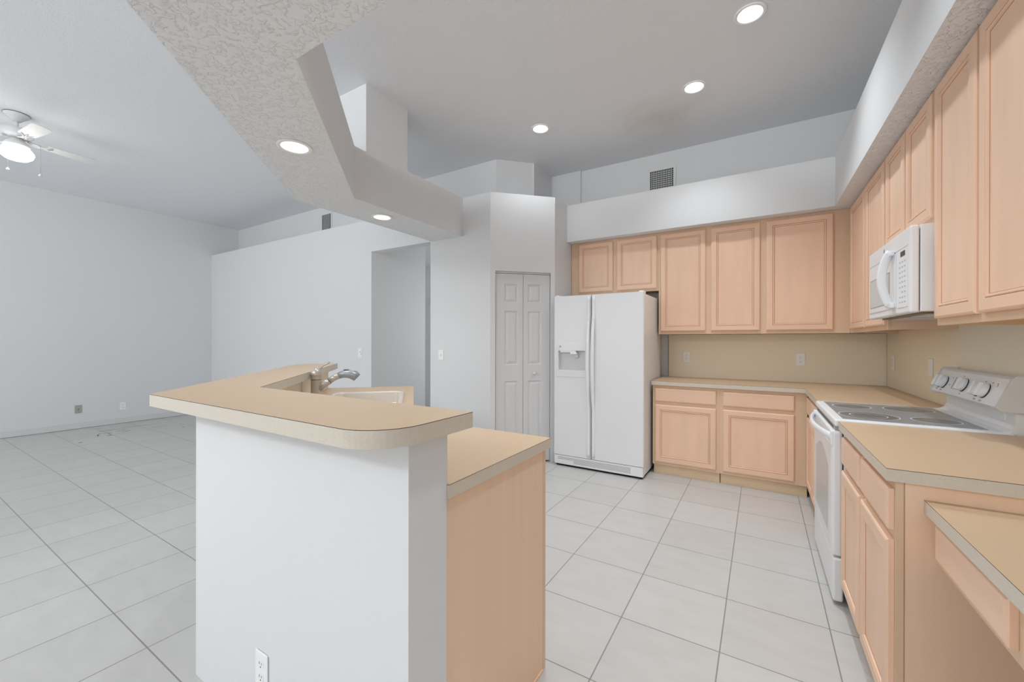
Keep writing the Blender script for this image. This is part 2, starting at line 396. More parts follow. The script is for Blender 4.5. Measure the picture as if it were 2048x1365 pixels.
# backsplashes
m = MB(); m.prism(rect(-0.862, 0.93, 4.692, 4.6995), ZK+0.0005, 1.353, BSP)
m.prism(rect(-0.866, -0.862, 4.691, 4.6995), ZK+0.0005, 1.353, SEAM)
tag(m.build('backsplash'), 'beige laminate splashback on the far wall between counter and wall cabinets', 'backsplash')
m = MB(); m.prism([RW(XR-0.007, 1.62), RW(XR-0.0005, 1.62), RW(XR-0.0005, 4.69), RW(XR-0.007, 4.69)], ZK+0.0005, 1.44, BSP)
m.prism([RW(XR-0.011, 4.681), RW(XR-0.007, 4.681), RW(XR-0.007, 4.69), RW(XR-0.011, 4.69)], ZK+0.0005, 1.353, LAME)
tag(m.build('backsplash'), 'beige laminate splashback on the stove wall', 'backsplash')

# ------------------------------------------------------------------ cabinets
def panel_door(name, parent, x0, x1, z0, z1, yf, th=0.019, drawer=False):
    """raised-bead door; front face points to local -y, back at yf"""
    m = MB(); W, H = x1-x0, z1-z0
    if drawer: prof = [(0, 0), (0, -(th-0.006)), (0.004, -(th-0.002)), (0.011, -th)]
    else:
        prof = [(0, 0), (0, -(th-0.006)), (0.004, -(th-0.002)), (0.010, -th), (0.046, -th), (0.0475, -(th-0.0028)), (0.0505, -(th-0.0028)),
                (0.053, -(th-0.001)), (0.058, -(th-0.0015)), (0.0605, -(th-0.0075)), (0.063, -(th-0.0085))]
    rings = []
    for ins, d in prof:
        rings.append([m.bm.verts.new(p) for p in ((x0+ins, yf+d, z0+ins), (x1-ins, yf+d, z0+ins), (x1-ins, yf+d, z1-ins), (x0+ins, yf+d, z1-ins))])
    for i in range(len(rings)-1):
        gm = GROOVE if (not drawer and i in (5, 9)) else WOOD
        for j in range(4):
            mm = gm
            if gm is WOOD and j in (0, 2) and i in (3,): mm = WOODH
            m.face([rings[i][j], rings[i][(j+1) % 4], rings[i+1][(j+1) % 4], rings[i+1][j]], mm)
    m.face(rings[-1], WOODH if drawer else WOOD); m.face(rings[0][::-1], WOOD)
    return m.build(name, parent)

def frame_mesh(m, x0, x1, z0, z1, y0, y1, opens):
    """face frame with real rectangular openings, built from stiles and rails: opens = list of (xa,xb,za,zb)"""
    xs = sorted({x0, x1}.union(*[{a, b} for a, b, _, _ in opens])); zs = sorted({z0, z1}.union(*[{c, d} for _, _, c, d in opens]))
    for i in range(len(xs)-1):
        for j in range(len(zs)-1):
            cx, cz = (xs[i]+xs[i+1])/2, (zs[j]+zs[j+1])/2
            if any(a < cx < b and c < cz < d for a, b, c, d in opens): continue
            m.box(xs[i], xs[i+1], y0, y1, zs[j], zs[j+1], FRAME)

def cabinet(parent, W, D, z0, z1, doors, drawers=(), toe=None, drop=0.0, seam=False):
    """local frame: x 0..W, face at y=0, body back to y=D; doors/drawers as (x0,x1,z0,z1)"""
    m = MB(); y1 = 0.019
    ins = 0.012
    frame_mesh(m, 0, W, z0, z1, 0, y1, [(a+ins, b-ins, c+ins, d-ins) for a, b, c, d in list(doors)+list(drawers)])
    m.build('face_frame', parent)
    m = MB(); t = 0.014
    zb = z0+drop
    m.box(0, t, y1, D, z0, z1, PANEL); m.box(W-t, W, y1, D, z0, z1, PANEL)
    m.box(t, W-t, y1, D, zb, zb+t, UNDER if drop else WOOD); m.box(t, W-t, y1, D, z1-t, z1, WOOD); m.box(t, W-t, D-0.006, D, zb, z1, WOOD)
    m.build('carcass', parent)
    if seam:
        m = MB(); m.box(W-0.001, W+0.0012, 0.0185, 0.0205, z0, z1, GROOVE); m.build('seam_strip', parent)
    if toe:
        m = MB(); m.box(0.006, W, toe, toe+0.016, 0.0, z0, TOE); m.build('toe_kick', parent)
    for (a, b, c, d) in doors: panel_door('door', parent, a, b, c, d, -0.0005)
    for (a, b, c, d) in drawers: panel_door('drawer', parent, a, b, c, d, -0.0005, drawer=True)

BZ0, BZ1 = 0.095, 0.861
DZ, WZ = (0.122, 0.674), (0.706, 0.832)
# base cabinets on the sink wall
t = thing('base_cabinet', 'base cabinet beside the refrigerator with one square door and one drawer', 'cabinet', (-0.898, 4.10, 0))
cabinet(t, 0.58, 0.585, BZ0, BZ1, [(0.024, 0.553, *DZ)], [(0.024, 0.553, *WZ)], toe=0.03)
t = thing('base_cabinet', 'wider base cabinet with one door and one drawer in the counter corner', 'cabinet', (-0.3175, 4.10, 0))
cabinet(t, 0.6415, 0.585, BZ0, BZ1, [(0.0285, 0.5535, *DZ)], [(0.0285, 0.5535, *WZ)], toe=0.03)
# stove wall base cabinets
t = rwthing('base_cabinet', 'narrow base cabinet squeezed between corner and far side of the stove', 'cabinet', 0.325, 4.085)
cabinet(t, 0.826, 0.60, BZ0, BZ1, [(0.05, 0.42, *DZ), (0.435, 0.80, *DZ)], [(0.05, 0.42, *WZ), (0.435, 0.80, *WZ)], toe=0.06)
t = rwthing('base_cabinet', 'base cabinet right of the stove with two tall doors and two drawers', 'cabinet', 0.325, 2.50)
cabinet(t, 0.822, 0.60, BZ0, BZ1, [(0.024, 0.40, *DZ), (0.432, 0.81, *DZ)], [(0.024, 0.40, *WZ), (0.432, 0.81, *WZ)], toe=0.06, seam=True)
# desk apron with drawers
t = rwthing('desk_drawer_unit', 'shallow drawer rail hung under the low desk top', 'drawer unit', 0.42, 1.676)
m = MB(); m.box(0, 0.49, 0.0, 0.019, 0.628, 0.776, FRAME); m.box(0, 0.49, 0.019, 0.5, 0.66, 0.672, WOOD); m.box(0.46, 0.476, 0.019, 0.5, 0.628, 0.776, PANEL); m.build('face_frame', t)
panel_door('drawer', t, 0.03, 0.425, 0.655, 0.758, -0.0005, drawer=True)
t = rwthing('desk_base_cabinet', 'desk pedestal cabinet with drawers at the bottom right edge', 'cabinet', 0.42, 1.184)
cabinet(t, 0.5, 0.51, 0.095, 0.776, [(0.02, 0.48, 0.122, 0.58)], [(0.02, 0.48, 0.61, 0.752)], toe=0.06)

# wall cabinets
UZ0, UZ1 = 1.355, 2.3985
UD = (1.384, 2.374)
UY, UDEP = 4.375, 0.322
t = thing('wall_cabinet', 'short wall cabinet with two doors above the refrigerator', 'cabinet', (-1.868, UY, 0))
cabinet(t, 0.966, UDEP, 1.806, UZ1, [(0.092, 0.487, 1.832, UD[1]), (0.531, 0.948, 1.832, UD[1])], drop=0.012)
t = thing('wall_cabinet', 'tall wall cabinet with two doors, just right of the refrigerator', 'cabinet', (-0.901, UY, 0))
cabinet(t, 0.914, UDEP, UZ0, UZ1, [(0.02, 0.439, *UD), (0.487, 0.891, *UD)], drop=0.015)
t = thing('wall_cabinet', 'tall wall cabinet with one wide door and filler at the inside corner', 'cabinet', (0.0135, UY, 0))
cabinet(t, 0.6195, UDEP, UZ0, UZ1, [(0.0265, 0.5075, *UD)], drop=0.015)
UX = 0.632; UDP = 0.298
t = rwthing('wall_cabinet', 'tall two door wall cabinet in the corner, far side of the microwave', 'cabinet', UX, 4.373)
cabinet(t, 1.13, UDP, UZ0, UZ1, [(0.09, 0.59, *UD), (0.625, 1.108, *UD)], drop=0.015)
t = rwthing('wall_cabinet', 'short two door wall cabinet directly above the microwave', 'cabinet', UX, 3.242)
cabinet(t, 0.772, UDP, 1.808, UZ1, [(0.02, 0.372, 1.834, UD[1]), (0.402, 0.752, 1.834, UD[1])], drop=0.012)
t = rwthing('wall_cabinet', 'tall two door wall cabinet nearest the camera, right of the microwave', 'cabinet', UX, 2.469)
cabinet(t, 1.06, UDP, UZ0, UZ1, [(0.022, 0.406, *UD), (0.43, 1.03, *UD)], drop=0.02)

# peninsula cabinets under the low counter
t = thing('peninsula_cabinet', 'wood base cabinet ending the peninsula below the low counter', 'cabinet', (-0.724, 1.44, 0))
m = MB()
m.box(-0.016, 0, -0.5955, -0.022, 0.0, 0.861, PANEL); m.build('end_panel', t)
m = MB(); m.box(-0.72, 0.0, -0.02, 0.0, 0.0, 0.861, FRAME); m.build('face_frame', t)
m = MB(); m.box(-0.72, -0.016, -0.59, -0.02, 0.09, 0.861, WOOD); m.build('carcass', t)
m = MB(); m.box(0.0005, 0.006, -0.594, -0.03, 0.0, 0.012, WOOD); m.build('shoe_moulding', t)
for a in (-0.70, -0.36):
    d = panel_door('door', t, -a-0.33, -a, DZ[0], DZ[1], -0.0005); d.rotation_euler = (0, 0, PI)
t = thing('sink_base_cabinet', 'angled base cabinet under the sink, hidden behind the bar', 'cabinet', ST(1.95, -0.035)+(0,), -PI/4)
# local x runs along -s here, so place doors on the +t face
m = MB(); sq = [ST(2.20, -0.04), ST(3.50, -0.04), ST(3.50, -0.66), ST(2.20, -0.66)]
base = Vector(ST(1.95, -0.035)); Ri = Matrix.Rotation(PI/4, 2)
m.prism([tuple(Ri @ (Vector(p)-base)) for p in sq], 0.09, 0.66, WOOD); m.build('carcass', t)
for s_ in (2.28, 2.78, 3.2):
    w_ = 0.42 if s_ < 3.1 else 0.28
    d = panel_door('door', t, 0, w_, DZ[0], DZ[1]-0.03, 0); pl = Ri @ (Vector(ST(s_+0*w_, -0.0395))-base)
    d.location = (pl.x, pl.y, 0); d.rotation_euler = (0, 0, PI)

# ------------------------------------------------------------------ sink and faucet
t = thing('kitchen_sink', 'bisque double bowl sink set in the low counter behind the bar', 'sink', (SC[0], SC[1], ZK), SROT)
def rring(m, prev, L, W, z, r, mat_, n=6):
    cs = []
    for (sx, sy, a0) in ((1, 1, 0), (-1, 1, PI/2), (-1, -1, PI), (1, -1, 1.5*PI)):
        for k in range(n+1):
            a = a0+PI/2*k/n; cs.append(m.bm.verts.new((sx*(L/2-r)+r*cos(a), sy*(W/2-r)+r*sin(a), z)))
    if prev:
        N = len(cs)
        for i in range(N): m.face([prev[i], prev[(i+1) % N], cs[(i+1) % N], cs[i]], mat_, True)
    return cs
m = MB()
r = rring(m, None, 0.845, 0.490, 0.0008, 0.06, SINK); r = rring(m, r, 0.84, 0.486, 0.009, 0.06, SINK); r = rring(m, r, 0.825, 0.485, 0.012, 0.055, SINK)
r = rring(m, r, 0.775, 0.445, 0.012, 0.055, SINK); r = rring(m, r, 0.76, 0.43, 0.004, 0.05, SINK); r = rring(m, r, 0.745, 0.415, -0.15, 0.05, SINK)
r = rring(m, r, 0.68, 0.35, -0.18, 0.05, SINK); m.face(r, SINK)
m.build('basin', t)
m = MB(); m.box(-0.012, 0.012, -0.207, 0.207, -0.165, -0.012, SINK, 0.008); m.build('divider', t)
for sx in (-0.19, 0.19):
    m = MB(); m.lathe([(0.0, 0.002), (0.03, 0.0), (0.042, 0.004), (0.045, 0.0)], CHROME, (sx, 0, -0.1795)); m.build('drain', t)

FB = ST(2.745, -0.588)
t = thing('kitchen_faucet', 'satin pull-out kitchen faucet with lever rising behind the sink', 'faucet', (FB[0], FB[1], ZK), PI/4)
# local x = +t direction (over the sink), local y = +s
m = MB(); m.lathe([(0.0, 0), (0.0325, 0), (0.0325, 0.006), (0.031, 0.012), (0.030, 0.07), (0.0305, 0.14), (0.031, 0.165)], FAUC, n=28)
m.lathe([(0.0308, 0.142), (0.0318, 0.1435), (0.0308, 0.145)], DARK, n=28)
m.build('body', t)
m = MB(); m.lathe([(0.0, 0.218), (0.014, 0.215), (0.024, 0.205), (0.031, 0.19), (0.033, 0.174), (0.031, 0.165), (0.0, 0.165)], FAUC, n=28)
m.build('cap', t)
m = MB(); m.tube([(0.004, 0, 0.195), (0.018, 0.012, 0.212), (0.04, 0.02, 0.234), (0.072, 0.032, 0.248)], [(0.009, 0.016), (0.007, 0.013), (0.006, 0.012), (0.005, 0.010)], FAUC, 10)
m.build('lever', t)
m = MB()
sp = [(0.01, 0, 0.085), (0.045, 0.002, 0.112), (0.075, 0.004, 0.133)]
m.tube(sp, [0.024, 0.022, 0.021], FAUC, 16); m.build('spout_socket', t)
m = MB()
pts = [(0.074, 0.004, 0.132), (0.10, 0.006, 0.150), (0.13, 0.008, 0.166), (0.16, 0.010, 0.174), (0.195, 0.012, 0.173), (0.222, 0.014, 0.163), (0.238, 0.015, 0.148)]
m.tube(pts[:3], [0.0185, 0.019, 0.021], FAUC, 16); 
m.tube(pts[2:], [0.021, 0.0235, 0.028, 0.031, 0.027], CHROME, 16)
m.tube([(0.0745, 0.004, 0.1325), (0.0785, 0.004, 0.1355)], 0.0185, DARK, 16)
h = m.build('spray_head', t)
m = MB(); m.box(0.158, 0.19, 0.004, 0.02, 0.196, 0.202, DARK, 0.002); m.build('spray_button', h)

# ------------------------------------------------------------------ refrigerator
FX0, FX1, FYF = -1.834, -0.921, 3.832
t = thing('refrigerator', 'white side by side refrigerator with ice and water dispenser', 'refrigerator', (FX0, FYF, 0))
FW = FX1-FX0
m = MB(); m.box(0.003, FW-0.003, 0.058, 0.735, 0.03, 1.728, WHITE, 0.006); m.build('cabinet_body', t)
def fdoor(x0, x1, hole=None):
    m = MB()
    xs = [x0, x1]; 
    # door slab with rounded front corners
    rr = 0.016; pts = [(x0, 0.054), (x0, rr)]
    pts = [(x0, 0.054), (x0, 0.0), (x1, 0.0), (x1, 0.054)]
    pts = fillet(pts, 2, rr, 5); pts = fillet(pts, 1, rr, 5)
    m.prism(pts, 0.118, 1.742, WHITE)
    return m.build('door', t)
XM = 0.404
ld = fdoor(0.0, XM-0.003)
rd = fdoor(XM+0.003, FW)
cut(ld, [('box', 0.047, 0.352, -0.02, 0.046, 0.975, 1.262)])
m = MB()  # dispenser liner
x0, x1, z0, z1 = 0.047, 0.352, 0.975, 1.262
m.box(x0, x1, 0.040, 0.046, z0, z1, GREYW); m.box(x0, x0+0.006, -0.004, 0.04, z0, z1, WHITE2); m.box(x1-0.006, x1, -0.004, 0.04, z0, z1, WHITE2)
m.box(x0, x1, -0.004, 0.04, z0, z0+0.012, WHITE2, 0.002); m.box(x0-0.012, x1+0.012, -0.006, 0.0, z0-0.055, z0-0.001, WHITE, 0.002)
m.box(x0, x1, -0.006, 0.03, 1.185, z1, WHITE2, 0.003)
m.box(x0+0.03, x0+0.2, -0.009, -0.0005, 1.168, 1.184, WHITE2, 0.002)
m.box(x0+0.14, x0+0.21, -0.011, 0.0, 1.15, 1.17, WHITE2, 0.002)
dsp = m.build('dispenser', ld)
m = MB(); m.box(x0+0.165, x0+0.215, 0.012, 0.017, 1.115, 1.165, GREYW, 0.002); m.build('lever', dsp) if False else m.build('dispenser_lever', ld)
m = MB(); m.lathe([(0, 0), (0.009, 0), (0.009, 0.003), (0, 0.0035)], PLGREY, (0, 0, 0), 20, Matrix.Translation((x0+0.028, -0.0062, 1.228)) @ Matrix.Rotation(PI/2, 4, 'X')); m.build('badge', ld)
def fhandle(xc, par, sgn):
    m = MB()
    zs = [0.135+i*(1.725-0.135)/40 for i in range(41)]
    pts = []; rad = []
    for z in zs:
        k = 0
        if 0.62 < z < 1.52: k = sin((z-0.62)/0.9*PI)**0.7
        pts.append((xc, -0.004-0.034*k, z)); rad.append((0.016+0.002*k, 0.009) if True else 0)
    m.tube(pts, [(0.0165, 0.010)]*len(pts), WHITE2, 12)
    for zc in (0.64, 0.85, 1.395, 1.50):
        m.box(xc-0.012, xc+0.012, -0.022, 0.0, zc-0.012, zc+0.012, WHITE2, 0.004)
    return m.build('handle', par)
fhandle(XM-0.024, ld, -1); fhandle(XM+0.026, rd, 1)
m = MB(); m.box(0.006, FW-0.006, 0.004, 0.06, 0.022, 0.112, WHITE2, 0.004)
for i in range(6):
    m.box(0.05 if i > 2 else 0.22, FW-0.12, 0.0028, 0.0042, 0.044+i*0.0095, 0.0475+i*0.0095, PLGREY)
m.build('kick_grille', t)
for xx in (0.03, FW-0.03):
    m = MB(); m.box(xx-0.018, xx+0.018, 0.01, 0.06, 0.107, 0.119, DARK, 0.003); m.build('hinge', t)
    m = MB(); m.box(xx-0.022, xx+0.022, 0.02, 0.11, 1.7285, 1.7555, PLASTIC, 0.005); m.build('hinge_cover', t)
m = MB(); m.box(0.02, FW-0.02, 0.03, 0.7, 0.0, 0.028, BLACK); m.build('base_plinth', t)

# ------------------------------------------------------------------ stove (local x: far -> near, -y: out to the room)
RX, RY0, RY1 = 0.278, 3.246, 2.512; RW_ = RY0-RY1
t = rwthing('electric_range', 'white freestanding electric range with black glass cooktop', 'stove', RX, RY0, -0.014)
# y=0 is the plane of the oven door front (x=RX); body reaches back to the wall
m = MB(); m.box(0.0, RW_, 0.045, 0.63, 0.10, 0.885, WHITE, 0.004); m.box(0.03, RW_-0.03, 0.09, 0.6, 0.014, 0.1, BLACK); m.build('body', t)
m = MB()
m.box(-0.0, RW_, 0.008, 0.60, 0.886, 0.921, WHITE2, 0.009, 3)
ct = m.build('cooktop_frame', t)
m = MB(); m.box(0.035, RW_-0.04, 0.045, 0.535, 0.9205, 0.9225, GLASS, 0.0008, 1); gl = m.build('cooktop_glass', t)
def ringm(m, x, y, r0, r1, z, mt, n=56):
    a = [m.bm.verts.new((x+r0*cos(2*PI*i/n), y+r0*sin(2*PI*i/n), z)) for i in range(n)] if r0 > 0 else None
    b = [m.bm.verts.new((x+r1*cos(2*PI*i/n), y+r1*sin(2*PI*i/n), z)) for i in range(n)]
    if a:
        for i in range(n): m.face([a[i], a[(i+1) % n], b[(i+1) % n], b[i]], mt)
    else: m.face(b, mt)
for (bx, by, rad, dbl) in ((0.53, 0.17, 0.115, True), (0.20, 0.155, 0.083, False), (0.185, 0.40, 0.10, False), (0.54, 0.415, 0.083, False)):
    m = MB(); ringm(m, bx, by, 0, rad, 0.92265, BURN); ringm(m, bx, by, rad, rad+0.006, 0.9227, RING)
    if dbl: ringm(m, bx, by, rad*0.62, rad*0.62+0.005, 0.9228, RING)
    m.build('burner', gl)
# backguard: riser, curved foot and tilted control console
m = MB()
prof = [(0.545, 0.9205), (0.57, 0.924), (0.59, 0.935), (0.600, 0.955), (0.603, 1.03), (0.603, 1.06), (0.640, 1.06), (0.640, 0.90), (0.545, 0.90)]
prof = [(max(p[0], 0.0), p[1]) for p in prof]
def extrude_x(m, prof, x0, x1, mt, smooth=False):
    a = [m.bm.verts.new((x0, p[0], p[1])) for p in prof]; b = [m.bm.verts.new((x1, p[0], p[1])) for p in prof]
    n = len(prof)
    for i in range(n): m.face([a[i], a[(i+1) % n], b[(i+1) % n], b[i]], mt, False)
    m.face(a[::-1], mt); m.face(b, mt)
extrude_x(m, prof, 0.012, RW_-0.012, WHITE2)
m.build('backguard', t)
cp = [(0.548, 1.018), (0.541, 1.026), (0.586, 1.142), (0.596, 1.15), (0.640, 1.15), (0.640, 1.03), (0.600, 1.018)]
for xx in (0.0, RW_+0.006):
    m = MB()
    cpo = [(0.552, 1.008), (0.534, 1.024), (0.582, 1.148), (0.594, 1.158), (0.648, 1.158), (0.648, 1.008)]
    extrude_x(m, cpo, xx, xx+0.012, GREYW); m.build('console_end_cap', t)
# console face frame: origin on the tilted face
ang = atan2(0.586-0.541, 1.142-1.026)
def con_M(x, u, off=0.0):
    """x along the stove, u up the tilted face (0..0.124), z = outward"""
    base = Vector((x, 0.541+sin(ang)*u, 1.026+cos(ang)*u)); nrm = Vector((0, -cos(ang), sin(ang)))
    upv = Vector((0, sin(ang), cos(ang))); xv = upv.cross(nrm)
    Mx = Matrix((xv, upv, nrm)).transposed().to_4x4(); Mx.translation = base+nrm*off; return Mx
m = MB(); extrude_x(m, cp, 0.012, RW_+0.006, WHITE2)
m.box(-0.045, 0.045, -0.03, 0.03, 0, 0.001, WHITE2, M=con_M(0.30, 0.064, 0.0004))
for (dx, dy, ww, hh) in ((0, 0.031, 0.092, 0.0012), (0, -0.031, 0.092, 0.0012), (-0.046, 0, 0.0012, 0.062)):
    m.box(dx-ww/2, dx+ww/2, dy-hh/2, dy+hh/2, 0, 0.0016, PLGREY, M=con_M(0.285, 0.064, 0.0004))
for (lx, lu) in ((0.06, 0.016), (0.07, 0.016), (0.12, 0.014), (0.13, 0.014), (0.20, 0.09), (0.20, 0.05), (0.25, 0.075), (0.25, 0.065), (0.25, 0.055), (0.25, 0.045),
                 (0.31, 0.108), (0.36, 0.018), (0.42, 0.09), (0.47, 0.075), (0.455, 0.04), (0.52, 0.012), (0.53, 0.012), (0.575, 0.010), (0.588, 0.010), (0.545, 0.10), (0.61, 0.10), (0.655, 0.098), (0.66, 0.09)):
    m.box(-0.005, 0.005, -0.0012, 0.0012, 0, 0.0004, MARK, M=con_M(lx, lu, 0.0003)); m.box(-0.004, 0.003, -0.0045, -0.0025, 0, 0.0004, MARK, M=con_M(lx, lu, 0.0003))
con = m.build('control_console', t)
def knob(x, u):
    m = MB(); Mk = con_M(x, u, 0.0005)
    m.lathe([(0.0, 0.0), (0.034, 0.0), (0.034, 0.003), (0.0, 0.003)], DARK, n=32, M=con_M(x+0.0025, u-0.0015, 0.0003))  # dark disc set off-centre, drawn as the knob's shadow
    m.lathe([(0.033, 0.003), (0.033, 0.012), (0.030, 0.020), (0.0, 0.022)], WHITE2, n=32, M=Mk)
    m.box(-0.009, 0.009, -0.032, 0.032, 0.014, 0.032, WHITE2, 0.004, 2, M=Mk)
    return m.build('knob', con)
for kx, ku in ((0.075, 0.058), (0.125, 0.058), (0.36, 0.064), (0.52, 0.058), (0.582, 0.058)): knob(kx, ku)
m = MB(); m.box(-0.018, 0.014, -0.014, 0.014, 0, 0.0018, BLACK, M=con_M(0.295, 0.064, 0.0006)); m.build('display', con)
m = MB(); m.lathe([(0, 0.001), (0.004, 0.0)], DARK, (0, 0, 0), 12, Matrix.Translation((0.33, 0.6025, 0.985)) @ Matrix.Rotation(PI/2, 4, 'X')); m.build('indicator', t)
m = MB(); m.prism([(0.60, 0.5975), (0.642, 0.5975), (0.642, 0.602), (0.60, 0.602)], 0.955, 0.9551, PLASTIC)
tri = [(0.595, 0.958), (0.645, 0.962), (0.645, 1.0)]
va = [m.bm.verts.new((p[0], 0.5985, p[1])) for p in tri]; vb = [m.bm.verts.new((p[0], 0.6015, p[1])) for p in tri]
m.face(va, PLASTIC); m.face(vb[::-1], PLASTIC)
for i in range(3): m.face([va[i], va[(i+1) % 3], vb[(i+1) % 3], vb[i]], PLASTIC)
m.build('warning_tag', t)
# oven door, window, handle, drawer
m = MB(); m.box(0.004, RW_-0.004, 0.0, 0.040, 0.255, 0.862, WHITE2, 0.01, 3); od = m.build('oven_door', t)
m = MB(); m.box(0.03, RW_-0.035, -0.0015, 0.0015, 0.29, 0.79, WHITE2, 0.0008, 1)
arc = [(0.12, 0.33), (RW_-0.13, 0.33), (RW_-0.12, 0.66)] + [(RW_-0.12-(RW_-0.24)*k/12, 0.66+0.07*sin(PI*k/12)) for k in range(1, 12)] + [(0.12, 0.66)]
a_ = [m.bm.verts.new((p[0], -0.0019, p[1])) for p in arc]; m.face(a_, WIN); m.build('oven_window', od)
m = MB(); hp = [(0.012, 0.004, 0.838)]
hp = [(0.02+(RW_-0.04)*k/24, 0.0-0.042*sin(PI*k/24)**0.75, 0.835) for k in range(25)]
m.tube(hp, [(0.017, 0.009)]*25, WHITE2, 12)
m.box(0.006, 0.045, -0.006, 0.035, 0.79, 0.864, WHITE2, 0.006); m.box(RW_-0.045, RW_-0.006, -0.006, 0.035, 0.79, 0.864, WHITE2, 0.006)
m.build('handle', od)
m = MB(); m.box(0.01, RW_-0.01, 0.012, 0.05, 0.864, 0.885, PLGREY); 
for k in range(12): m.box(0.06+k*0.052, 0.095+k*0.052, 0.0105, 0.0125, 0.870, 0.880, DARK)
m.build('vent_strip', t)
m = MB(); m.box(0.004, RW_-0.004, 0.003, 0.044, 0.035, 0.245, WHITE2, 0.009, 3); m.build('storage_drawer', t)

# ------------------------------------------------------------------ microwave
MX, MY0, MW = 0.545, 3.236, 0.764
t = rwthing('microwave', 'white over-the-range microwave hung under the short wall cabinet', 'microwave', MX, MY0)
z0, z1 = 1.415, 1.804
m = MB(); m.box(0.0, MW, 0.034, 0.372, z0+0.004, z1, WHITE, 0.003); m.build('body', t)
m = MB(); m.box(0.0, MW, 0.0, 0.031, z0, z1, WHITE2, 0.008, 3); fr = m.build('front', t)
m = MB()
m.box(0.02, 0.555, -0.0035, 0.0, z0+0.035, z1-0.088, WHITE2, 0.0015, 1); m.box(0.02, MW-0.03, -0.0012, -0.0002, z1-0.083, z1-0.0815, PLGREY)
dr = m.build('door', t)
m = MB(); m.box(0.055, 0.455, -0.0047, -0.0033, z0+0.062, z0+0.225, PLGREY, 0.0006, 1)
m.box(0.065, 0.450, -0.0052, -0.0045, z0+0.066, z0+0.218, GREYW); m.build('window', dr)
m = MB(); hp = [(0.50-0.0*k, -0.008-0.036*sin(PI*k/20)**0.8, z0+0.045+(0.275)*k/20) for k in range(21)]
m.tube(hp, [(0.019, 0.008)]*21, WHITE2, 14)
m.box(0.485, 0.545, -0.02, -0.003, z0+0.036, z0+0.062, WHITE2, 0.004); m.box(0.485, 0.545, -0.02, -0.003, z0+0.295, z0+0.318, WHITE2, 0.004)
m.build('handle', dr)
m = MB(); m.box(0.58, 0.735, -0.0022, 0.0, z0+0.03, z1-0.085, WHITE2, 0.001, 1)
for r_ in range(9):
    for c_2 in range(3):
        if r_ in (2,) and c_2 == 0: continue
        m.box(0.612+c_2*0.038, 0.632+c_2*0.038, -0.0030, -0.0022, z0+0.052+r_*0.0235, z0+0.058+r_*0.0235, KEYS)
cpn = m.build('control_panel', t)
m = MB(); m.box(0.635, 0.70, -0.0035, -0.002, z0+0.268, z0+0.292, DARK, 0.0005, 1); m.build('display', cpn)
m = MB(); m.box(0.33, 0.338, -0.001, 0.0, z1-0.046, z1-0.028, DARK); m.build('badge', fr)
m = MB(); m.box(0.05, MW-0.05, 0.05, 0.35, z0-0.004, z0+0.004, GREASE, 0.001, 1)
for k in range(2): m.box(0.10+k*0.33, 0.36+k*0.33, 0.08, 0.30, z0-0.008, z0-0.004, GREYW)
m.build('underside_filter', t)

# ------------------------------------------------------------------ pantry bifold door
t = structure(bpy.data.objects.new('door_1', None)); COL.objects.link(t)
org = PA+dv*s0-nv*0.02
t.location = (org.x, org.y, 0); t.rotation_euler = (0, 0, PI/4)
DWID = s1-s0
def leaf(x0, x1, z0, z1):
    m = MB(); th = 0.03; g = 0.05
    ml, mr = (0.096, 0.052) if x0 < 0.1 else (0.052, 0.096)
    cols = [(x0+ml, x1-mr)]
    rows = [(0.20, 0.865), (1.035, 1.595), (1.685, 1.88)]
    panels = [(a, b, c, d) for a, b in cols for c, d in rows]
    # flat front with sunk and raised panels
    xs = [x0, cols[0][0], cols[0][1], x1]; zs = [z0]+[v for rwx in rows for v in rwx]+[z1]
    for i in range(3):
        for j in range(len(zs)-1):
            if i == 1 and j % 2 == 1: continue
            vs = [m.bm.verts.new(p) for p in ((xs[i], 0, zs[j]), (xs[i+1], 0, zs[j]), (xs[i+1], 0, zs[j+1]), (xs[i], 0, zs[j+1]))]
            m.face(vs, DOORW)
    for a, b, c, d in panels:
        pr_ = [(0, 0), (0.008, 0.009), (0.014, 0.010), (0.034, 0.001), (0.036, 0.0005)]
        rg = [[m.bm.verts.new(p) for p in ((a+i_, y_, c+i_), (b-i_, y_, c+i_), (b-i_, y_, d-i_), (a+i_, y_, d-i_))] for i_, y_ in pr_]
        for k in range(len(rg)-1):
            for j in range(4): m.face([rg[k][j], rg[k][(j+1) % 4], rg[k+1][(j+1) % 4], rg[k+1][j]], DOORW)
        m.face(rg[-1], DOORW)
    m.box(x0, x1, 0.011, th, z0, z1, DOORW)
    for (a, b) in ((x0, x0+0.001), (x1-0.001, x1)): m.box(a, b, 0.0, 0.012, z0, z1, DOORW)
    return m.build('leaf', t)
l1 = leaf(0.006, DWID/2-0.0015, 0.018, ZD-0.022); l2 = leaf(DWID/2+0.0015, DWID-0.006, 0.018, ZD-0.022)
m = MB(); m.lathe([(0.0, 0.035), (0.01, 0.034), (0.018, 0.026), (0.018, 0.02), (0.009, 0.012), (0.008, 0.0)], DOORW, (0, 0, 0), 20, Matrix.Translation((DWID/2+0.12, 0, 0.945)) @ Matrix.Rotation(PI/2, 4, 'X')); m.build('knob', l2)
m = MB(); m.box(0.002, DWID-0.002, 0.0, 0.03, ZD-0.018, ZD-0.002, GREYW); m.build('track', t)
m = MB(); m.box(0.0, DWID, 0.04, 0.05, 0.0, ZD, BLACK); m.build('dark_interior', t)

